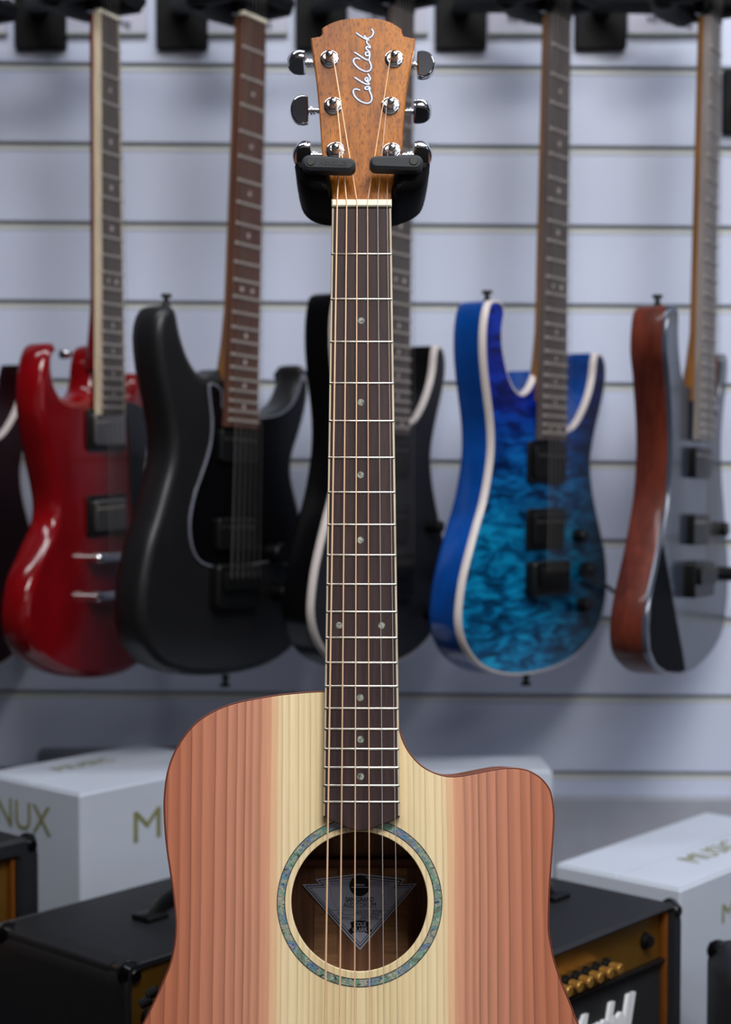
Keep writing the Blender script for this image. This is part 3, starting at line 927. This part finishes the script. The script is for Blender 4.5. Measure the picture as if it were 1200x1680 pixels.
blue = empty('electric_guitar', FE.M, 'bright blue quilted electric guitar with white binding, right of the acoustic neck', 'guitar', GR)
superstrat_body(blue, SHAPE, M_blueside, M_creambind, M_quilt)
pos, bv, nv = electric(FE, blue, (922.5, 27), .648, 24, (M_greyboard, M_maple), headm=M_glossblack)
pickup(blue, pos(24) - .034); pickup(blue, bv + .050); bridge(blue, bv, w=.085, h=.040)
knob(blue, .075, bv + .04, r=.008); knob(blue, .095, bv - .002); knob(blue, .090, bv - .045)
u, v = FE.uv(802, 494, FACE - .02); strap_button(blue, u, v, FACE - .022, R(92))
u, v = FE.uv(866, 1108, FACE - .02); strap_button(blue, u, v, FACE - .022, R(-90))
a = FE.uv(992, 962, FACE + .01); b = FE.uv(1026, 986, FACE + .004)
MB().tube([(a[0] - .06, -(FACE + .012), a[1] + .02), (a[0], -(FACE + .014), a[1]), (b[0], -(FACE + .006), b[1])], .0028, 8).build('tremolo_arm', M_blackplastic, blue)

# ---- charcoal guitar half hidden behind the acoustic's neck
FD = gframe((664.5, 8), (652, 683), DG - .01, 57)
grey = empty('electric_guitar', FD.M, 'charcoal black electric guitar with white binding, half hidden behind the acoustic neck', 'guitar', GR)
sxl, sxr = .83, .88
superstrat_body(grey, [(a * (sxl if a < 0 else sxr), b) for a, b in SHAPE], M_glossblack, M_creambind, M_charcoal)
pos, bv, nv = electric(FD, grey, (664.5, 15), .648, 24, (M_greyboard, M_glossblack))
pickup(grey, pos(24) - .034); pickup(grey, bv + .050); bridge(grey, bv, w=.085, h=.055)
knob(grey, .095, bv + .045, r=.008, h=.02); knob(grey, .120, bv - .012, r=.010, h=.024); knob(grey, .095, bv - .06)

# ---- far left maroon guitar, mostly outside the frame
FZ = gframe((-34, 30), (-44, 705), DG + .02, 66)
mar = empty('electric_guitar', FZ.M, 'dark maroon electric guitar with cream binding cut off by the left frame edge', 'guitar', GR)
superstrat_body(mar, [(a * 1.0, b - .004) for a, b in SHAPE], M_maroon, M_creambind, M_maroon)
pos, bv, nv = electric(FZ, mar, (-34, 40), .648, 22, (M_rosewood2, M_maroon))
pickup(mar, pos(22) - .034); pickup(mar, bv + .050); bridge(mar, bv)

# ---- grey faced guitar with mahogany side at the right
FF = gframe((1176, 25), (1161, 695), DG, 62)
fpx = [(1110, 502), (1101, 504), (1096, 539), (1095, 578), (1098.6, 617), (1102.5, 676), (1104, 720), (1103.5, 755), (1100.5, 806), (1094, 853), (1085, 904), (1075, 951), (1067, 990), (1062.5, 1030),
       (1064, 1069), (1075, 1094), (1093, 1106), (1117, 1107), (1142, 1096), (1168, 1070), (1185, 1038), (1193, 994), (1195.5, 945), (1193.5, 892), (1189, 833), (1185, 780), (1184, 727), (1187, 680),
       (1192, 637), (1194.5, 600), (1192, 583), (1187, 584), (1185.5, 610), (1183, 645), (1178, 675), (1172, 690), (1164, 694), (1155, 688), (1147, 670), (1141, 645), (1136, 634), (1129, 636), (1121, 622), (1116, 590), (1113.5, 550), (1114, 515)]
SF = ccw(crom(FF.pts(fpx, FACE), 3))
gf = empty('electric_guitar', FF.M, 'glossy steel grey electric guitar with reddish brown wooden side at the right frame edge', 'guitar', GR)
MB().slab(SF, [(.004, FACE - .044), (0, FACE - .039), (0, FACE - .006)]).build('body', M_mahogany, gf, smooth=50, label='reddish brown wooden side')
MB().slab(SF, [(0, FACE - .006), (0, FACE - .001), (.001, FACE)]).build('body_top', M_greytop, gf, smooth=50, label='glossy grey top')
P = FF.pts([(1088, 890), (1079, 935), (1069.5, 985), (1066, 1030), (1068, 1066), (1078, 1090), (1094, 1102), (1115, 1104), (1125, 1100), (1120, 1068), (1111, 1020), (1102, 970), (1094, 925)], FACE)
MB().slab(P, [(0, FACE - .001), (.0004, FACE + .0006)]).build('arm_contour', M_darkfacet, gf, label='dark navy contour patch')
pos, bv, nv = electric(FF, gf, (1176, 32), .648, 24, (M_paleboard, M_maple), headm=M_glossblack, dotr=.0022)
pickup(gf, pos(24) - .034, ring=False, w=.064); pickup(gf, bv + .050, ring=False, w=.064); bridge(gf, bv, w=.080, h=.042)
knob(gf, .085, bv + .05, r=.009); knob(gf, .115, bv - .005, h=.02)
u, v = FF.uv(1082, 501, FACE - .02); strap_button(gf, u + .0, v, FACE - .022, R(92))

# ---- black guitar with glossy pickguard
FC = gframe((419, 25), (400, 680), DG - .02, 56)
cpx = [(280, 500), (269, 508), (262, 530), (260, 558), (264, 602), (272, 645), (281, 690), (285, 730), (282, 765), (272, 805), (260, 849), (247, 890), (238, 931), (232, 970), (231, 1013), (237, 1048), (250, 1074),
       (273, 1096), (312, 1108), (364, 1109), (416, 1101), (458, 1084), (489, 1058), (508, 1020), (516, 975), (516, 930), (508, 885), (497, 842), (486, 800), (482, 770), (485, 745), (494, 716), (504, 680), (510, 645),
       (508, 618), (502, 600), (496, 602), (495, 622), (489, 642), (478, 661), (460, 674), (438, 678), (418, 676), (398, 660), (384, 630), (372, 606), (358, 612), (342, 617), (326, 606), (311, 580), (300, 545), (295, 518), (290, 504)]
SC = ccw(crom(FC.pts(cpx, FACE), 3))
blk = empty('electric_guitar', FC.M, 'satin black electric guitar with dark pickguard and brown fretboard, left of the acoustic', 'guitar', GR)
MB().slab(SC, [(.012, FACE - .045), (.005, FACE - .043), (.0012, FACE - .038), (0, FACE - .030), (0, FACE - .012), (.0012, FACE - .006), (.005, FACE - .0012), (.011, FACE)]).build('body', M_satin, blk, smooth=80)
ppx = [(349, 628), (343, 634), (345, 660), (348, 695), (344.5, 732), (334, 768), (321, 805), (313, 840), (311, 870), (316, 901), (328, 922), (350, 931), (385, 934), (420, 926), (459, 922), (478, 935), (492, 945), (503, 930),
       (502, 890), (492, 850), (480, 800), (476, 770), (480, 740), (490, 710), (499, 675), (504, 640), (500, 612), (494, 626), (486, 650), (474, 668), (457, 679), (435, 683), (400, 684), (368, 676), (364, 640)]
PG = ccw(crom(FC.pts(ppx, FACE + .002), 3))
pg = MB().slab(PG, [(0, FACE - .001), (0, FACE + .0012), (.0012, FACE + .002)]).build('pickguard', M_glossblack, blk)
M_pgedge = plain('grey_pickguard_bevel', C(120, 122, 134), .35, var=.03)
MB().slab(PG, [(0, FACE - .0005), (0, FACE + .0014), (.002, FACE + .0024)], [inset(PG, .0026)]).build('pickguard_edge', M_pgedge, pg, label='pale grey bevelled edge')
pos, bv, nv = electric(FC, blk, (419, 32), .648, 22, (M_rosewood2, M_maple), headm=M_glossblack, nutm=M_ivory)
pickup(blk, pos(22) - .030, ring=False); pickup(blk, bv + .050, ring=False); bridge(blk, bv, w=.078, h=.05)
knob(blk, .075, bv + .028, M_blackplastic, .012, .018); knob(blk, .088, bv - .02, M_blackplastic, .011, .018)
u, v = FC.uv(273, 500, FACE - .02); strap_button(blk, u, v, FACE - .02, R(92))
u, v = FC.uv(370, 1110, FACE - .02); strap_button(blk, u, v, FACE - .02, R(-90))

# ---- cherry red guitar
FS = gframe((180, 22), (186, 655), DG, 69)
spx = [(93, 563), (82, 568), (74, 590), (69, 625), (68, 662), (72, 702), (80, 745), (88, 785), (94, 820), (94, 848), (86, 875), (73, 903), (59, 935), (49, 968), (44, 1005), (46, 1038), (56, 1065), (74, 1087),
       (104, 1104), (139, 1112), (180, 1111), (222, 1098), (252, 1070), (268, 1030), (274, 985), (270, 940), (258, 892), (247, 850), (241, 815), (240, 785), (244, 745), (250, 705), (251, 670), (245, 640),
       (236, 620), (228, 612), (222, 622), (217, 640), (213, 652), (209, 640), (206, 600), (200, 572), (180, 566), (163, 570), (157, 590), (154, 618), (149, 642), (136, 654), (118, 656), (103, 648), (94, 632), (90, 612), (89, 590), (94, 572)]
SS = ccw(crom(FS.pts(spx, FACE), 3))
sg = empty('electric_guitar', FS.M, 'glossy cherry red double horned electric guitar with cream bound neck at left', 'guitar', GR)
MB().slab(SS, [(.008, FACE - .036), (.002, FACE - .034), (0, FACE - .030), (0, FACE - .007), (.0035, FACE - .0025), (.0085, FACE)]).build('body', M_red, sg, smooth=45)
ppx = [(205, 662), (232, 668), (243, 690), (241, 730), (236, 780), (240, 830), (252, 880), (240, 905), (222, 880), (215, 830), (212, 780), (210, 720)]
MB().slab(crom(FS.pts(ppx, FACE), 3), [(0, FACE - .001), (.0006, FACE + .0016)]).build('pickguard', M_glossblack, sg)
pos, bv, nv = electric(FS, sg, (180, 28), .628, 22, (M_greyboard, M_red), nutm=M_ivory, board_bind=M_maplebind, boards_w=(.044, .056), headm=M_glossblack)
pickup(sg, pos(22) - .026, M_dullsteel); pickup(sg, bv + .050, M_dullsteel)
for dv, w in ((0, .085), (-.045, .090)):
    b = MB().tube([(-w / 2, -(FACE + .011), bv + dv + .002), (w / 2, -(FACE + .011), bv + dv - .002)], .006, 12).build('bridge' if dv == 0 else 'tailpiece', M_chrome, sg)
    for q in (-1, 1):
        MB().slab(circle(q * w * .48, bv + dv - q * .002, .0055, 14), [(0, FACE), (0, FACE + .016), (.0015, FACE + .018)]).build('stud', M_chrome, b)
for q in range(4): knob(sg, .085 + .018 * (q % 2), bv - .03 - .035 * q, M_glossblack, .011, .014)
u, v = FS.uv(108, 581, FACE - .03); MB().slab(circle(u, v, .0058, 16), [(0, FACE - .036), (0, FACE - .028), (.002, FACE - .024)]).build('strap_button', M_chrome, sg, label='shiny metal strap button')

# ------------------------------------------------------------------ hangers on the slatwall
def hanger(px_c, fr, nutpix, label):
    c = ray(px_c, 20, WALLD - .012)
    M = Matrix.Translation((c.x, wy, c.z))
    e = empty('wall_hanger', M, label, 'hanger', 'guitar hangers along the slat wall')
    MB().slab(rrect(-.0325, -.053, .0325, .085, .004), [(0, -.0005), (0, .010), (.002, .0125)]).build('back_plate', M_hanger, e)
    for zz in (.06,):
        MB().slab(circle(0, zz, .005, 12), [(0, .012), (0, .015)]).build('screw', M_dullsteel, e)
    I = M.inverted()
    nv = fr.uv(*nutpix)[1]
    P = lambda u, w, v: I @ (fr.M @ Vector((u, -w, v)))
    v = nv + .026
    base = P(0, -.062, v)
    MB().tube([Vector((0, -.010, -.005)), Vector((0, -.045, -.004)), base + (Vector((0, -.045, -.004)) - base) * .3, base], .0125, 12).build('arm', M_hanger, e)
    MB().tube([P(-.040, -.052, v), P(0, -.062, v), P(.040, -.052, v)], .019, 12).build('yoke', M_hanger, e)
    for sg_ in (-1, 1):
        MB().tube([P(sg_ * .040, -.058, v), P(sg_ * .040, -.02, v - .001), P(sg_ * .040, .014, v)], [.015, .014, .014], 12).build('prong', M_hanger, e)
        MB().tube([P(sg_ * .046, .012, v + .001), P(sg_ * .040, .016, v), P(sg_ * .008, .018, v - .001)], [.007, .010, .007], 10).build('latch', M_hanger, e)


for pc, fr, nt, lb in ((-155, FZ, (-34, 40), 'black wall hanger for the maroon guitar beyond the left edge'),
                       (72, FS, (180, 28), 'leftmost black wall hanger plate in view, beside the red guitar neck'),
                       (302, FC, (419, 32), 'black wall hanger plate left of the brown neck of the satin black guitar'),
                       (528, FD, (664.5, 15), 'black wall hanger plate directly behind the acoustic headstock'),
                       (755, FE, (922.5, 27), 'black wall hanger plate between the acoustic headstock and the blue guitar neck'),
                       (982, FF, (1176, 32), 'black wall hanger plate just right of the blue guitar neck')):
    hanger(pc, fr, nt, lb)
c = ray(1222, 172, WALLD - .012)
e = empty('wall_hook', Matrix.Translation((c.x, wy, c.z)), 'black square hook plate lower on the wall at the right frame edge', 'hook')
MB().slab(rrect(-.032, -.040, .032, .040, .004), [(0, -.0005), (0, .010), (.002, .0125)]).build('back_plate', M_hanger, e)
MB().tube([(-.01, -.012, .0), (-.012, -.10, 0), (-.012, -.115, .015)], .006, 10).build('prong', M_chrome, e)

# printed cards between the hangers
for x0 in (-112, 115, 343, 571, 799, 1025):
    a = ray(x0, 62, WALLD - .006); b = ray(x0 + 131, -90, WALLD - .006)
    W_, H_ = b.x - a.x, b.z - a.z
    nm = {-112: 'cut off by the left frame edge', 115: 'right of the leftmost hanger', 343: 'left of the satin black guitar neck',
          571: 'right behind the headstock', 799: 'left of the blue guitar neck', 1025: 'left of the grey guitar neck at right'}[x0]
    e = empty('product_card', Matrix.Translation((a.x, wy - .0035, a.z)), 'white printed card hanging on the wall, ' + nm, 'card', 'white cards along the top of the wall')
    MB().box(0, W_, -.003, .003, 0, H_, .0008).build('card', M_card, e, smooth=0)
    MB().box(0, W_, -.0045, .003, -.003, .0005, .0005).build('shadow_strip', M_groove, e, smooth=0)  # grey strip put in as the shadow line under the card
    text_mesh('card_text', 'WORLDWIDE', .0095, TF(W_ * .44, .030, .0035), M_cardink, e, .0002, 0, .0003, sx=1.0)
    text_mesh('card_text', 'VETERANS', .0125, TF(W_ * .52, .015, .0035, R(-8)), M_cardink, e, .0002, 0, .0003, sx=1.0, bend=4.5)

# ------------------------------------------------------------------ bench, boxes, amplifiers
BZ = .60
bench = empty('display_bench', Matrix.Translation((0, 1.74, 0)), 'grey laminate display bench carrying the amplifiers and cartons below the guitars', 'bench')
MB().box(-1.3, 1.3, -.34, .345, BZ - .03, BZ, .003).build('bench_top', M_benchtop, bench)
for x in (-1.25, 1.19):
    for y in (-.32, .28):
        MB().box(x, x + .06, y, y + .06, 0, BZ - .0302, .003).build('leg', M_benchtop, bench)
up_z = ray(1000, 1309, WALLD).z
tag(MB().box(-1.3, 1.3, wy - .020, wy - .0005, BZ, up_z, .003).build('wall_panel', M_panel), 'low grey panel standing against the slat wall behind the cartons', 'panel')


def carton(px_, py_, d, psi, a, b, mat, name, label, texts=(), bottom=None, extra=True):
    """front vertical edge at the pixel; a along the right-going side, b along the left-going side"""
    c = ray(px_, py_, d)
    H = c.z - (bottom if bottom is not None else BZ)
    M = Matrix.Translation((c.x, c.y, c.z - H)) @ Matrix.Rotation(psi, 4, 'Z')
    e = empty(name, M, label, 'box')
    MB().box(0, a, 0, b, 0, H, .002).build('carton', mat, e, smooth=0)
    if extra:   # folded lid panels with a seam
        MB().box(.002, a - .002, .002, b / 2 - .001, H - .0005, H + .0018, .0006).build('flap', mat, e, smooth=0)
        MB().box(.002, a - .002, b / 2 + .001, b - .002, H - .0005, H + .0018, .0006).build('flap', mat, e, smooth=0)
    for side, body, u, z, size, sxx in texts:
        if side == 'front':
            Mt = Matrix(((1, 0, 0, u), (0, 0, -1, -.0004), (0, 1, 0, H - z), (0, 0, 0, 1)))
        elif side == 'left':
            Mt = Matrix(((0, 0, -1, -.0004), (-1, 0, 0, u), (0, 1, 0, H - z), (0, 0, 0, 1)))
        else:
            Mt = Matrix(((1, 0, 0, u), (0, 1, 0, z), (0, 0, 1, H + .0022), (0, 0, 0, 1)))
        text_mesh('printed_text', body, size, Mt, M_gold, e, .0002, 0, 0, align='LEFT', sx=sxx, label='gold lettering')
    return e


PSI = R(49)
carton(131, 1305, 1.75, PSI, .235, .17, M_boxwhite, 'white_carton', 'white carton with gold lettering behind the large amplifier at the left',
       (('front', 'MUSIC', .070, .050, .050, 1.25), ('left', 'NUX', .150, .038, .046, 1.0), ('top', 'MUSIC', .06, .12, .03, 1)))
carton(1117, 1461, 1.70, PSI, .33, .156, M_boxwhite, 'white_carton', 'white carton with gold lettering on its lid, behind the right amplifier',
       (('front', 'MUSIC', .085, .045, .03, 1.4), ('top', 'MUSIC', .10, .05, .04, 1)))
carton(640, 1268, 1.93, R(2), .192, .09, M_boxwhite, 'white_carton', 'pale carton peeking out behind the cutaway of the acoustic body')
carton(60, 1236, 2.055, R(2), .24, .03, M_greyblock, 'grey_block', 'dark grey block filling a dark area of the wall behind the left white carton')  # plain block standing in for a dark area low on the wall


def amp(P, psi, W, H, D, name_label, logo=True, knobs=7, anchor='TR', corners=True, panel_h=.046, t=.020, goldcaps=True, tt=.007, rec=.012):
    """local x right along the front, y back, z up; P is a top corner of the front"""
    M = Matrix.Translation(P) @ Matrix.Rotation(psi, 4, 'Z')
    off = {'TR': Vector((-W, 0, -H)), 'TL': Vector((0, 0, -H)), 'RL': Vector((0, -D, -H))}[anchor]
    M = M @ Matrix.Translation(off)
    e = empty('guitar_amplifier', M, name_label, 'amplifier', 'small guitar amplifiers on the bench')
    r = .022
    P_ = rrect(0, .012, W, H, r, 6)
    inner = rrect(t, .012 + t, W - t, H - tt, .004, 3)
    mb = MB()
    mb.slab(P_, [(.004, 0), (0, -.004), (0, -D + .004), (.004, -D)], [inner])
    mb.slab(inset(ccw(inner), -.001), [(0, -.030), (0, -D + .002)])
    mb.build('cabinet', M_tolex, e, smooth=40)
    # gold control panel and piping
    ph = panel_h
    x0, x1, zt = t + .001, W - t - .001, H - tt - .001
    pn = MB().slab([(x0, zt - ph), (x1, zt - ph), (x1, zt), (x0, zt)], [(0, -.031), (0, -rec)]).build('control_panel', M_goldpanel, e, smooth=0, label='brushed gold control panel')
    MB().slab([(x0, .035), (x1, .035), (x1, zt - ph - .002), (x0, zt - ph - .002)], [(0, -.031), (0, -.010)]).build('grille', M_grille, e, smooth=0)
    for xx in (x0, x1 - .005):
        MB().box(xx, xx + .004, .0035, .012, .035, zt, .001).build('piping', M_goldpipe, e)
    MB().box(x0, x1, .0045, .012, zt - ph - .003, zt - ph + .001, .001).build('piping', M_blackplastic, e)
    n = knobs
    kz = zt - ph * .66
    for i in range(n):
        xk = W - t - .102 - i * .0165 if n > 4 else t + .05 + i * .03
        if xk < t + .02: break
        T = Matrix.Translation((xk, rec, kz))
        k = MB().lathe([(.0072, 0), (.0072, .004), (.0058, .005), (.0056, .008)], 16, T).build('control_knob', M_blackplastic, e)
        if goldcaps: MB().lathe([(.0050, .008), (.0050, .0175), (.0040, .0185)], 16, T).build('knob_cap', M_goldknob, k, label='gold knob cap')
        else: MB().lathe([(.0070, .004), (.0065, .011), (.0055, .012)], 16, T).build('knob_cap', M_blackplastic, k)
    T = Matrix.Translation((W - t - .032, rec, zt - ph * .5))
    MB().lathe([(.008, 0), (.008, .003), (.0055, .0045), (.0055, .008)], 16, T).build('input_jack', M_blackplastic, e)
    T = Matrix.Translation((t + .022, rec, zt - ph * .62))
    MB().lathe([(.009, 0), (.009, .004), (.0065, .006), (.0065, .012)], 16, T).build('input_jack', M_blackplastic, e)
    if logo:
        Mt = Matrix(((1, 0, 0, W - t - .122), (0, 0, -1, .0085), (0, 1, 0, zt - ph - .046), (0, 0, 0, 1)))
        text_mesh('logo_lettering', 'Marshall', .060, Mt, M_white, e, .002, .45, .0030, align='CENTER', sx=.62, spacing=.88, label='white script logo')
    # handle strap on the lid
    hz = H
    P3 = [(W * .28, D / 2, hz), (W * .31, D / 2, hz + .012), (W * .40, D / 2, hz + .017), (W * .60, D / 2, hz + .017), (W * .69, D / 2, hz + .012), (W * .72, D / 2, hz)]
    h = MB().tube([Vector(p) for p in crom(P3, 3, False)], .010, 8, squash=.35)
    h.build('handle', M_blackplastic, e)
    for xx in (W * .27, W * .73):
        MB().box(xx - .014, xx + .014, D / 2 - .013, D / 2 + .013, hz - .001, hz + .006, .002).build('handle_cap', M_blackplastic, e)
    # corner protectors
    for cx_, s in ((0, 1), (W, -1)):
        for yy in (0, D):
            xa, xb = (-.0015, .021) if s > 0 else (W - .021, W + .0015)
            ya, yb = (-.0015, .021) if yy == 0 else (D - .021, D + .0015)
            MB().box(xa, xb, ya, yb, H - .021, H + .0015, .009).build('corner_protector', M_glossblack, e, smooth=50)
    for xx in (.03, W - .03):
        for yy in (.03, D - .03):
            MB().tube([(xx, yy, 0), (xx, yy, .0125)], .012, 12).build('foot', M_blackplastic, e)
    return e


def amp_at(px_, py_, d, psi, W, D, lab, anchor, **kw):
    p = ray(px_, py_, d)
    return amp(p, psi, W, p.z - BZ, D, lab, anchor=anchor, **kw)


AP = R(48.5)
amp_at(1122, 1476, 1.62, AP, .30, .20, 'black guitar amplifier with gold panel, gold knobs and white script logo at right', 'TR')
amp_at(210, 1588, 1.47, AP, .42, .20, 'large black amplifier seen from its side in the lower left corner', 'TL', logo=True, knobs=4, panel_h=.075, t=.004, tt=.004, rec=.003, goldcaps=False)
amp_at(66, 1369, 1.66, AP, .34, .19, 'black amplifier with gold panel at the left frame edge, behind the large amplifier', 'TR', knobs=4, logo=False, panel_h=.10, t=.026, tt=.020, goldcaps=False)
amp_at(1160, 1540, 1.62, R(0), .34, .20, 'black amplifier cut off at the lower right corner of the frame', 'RL')
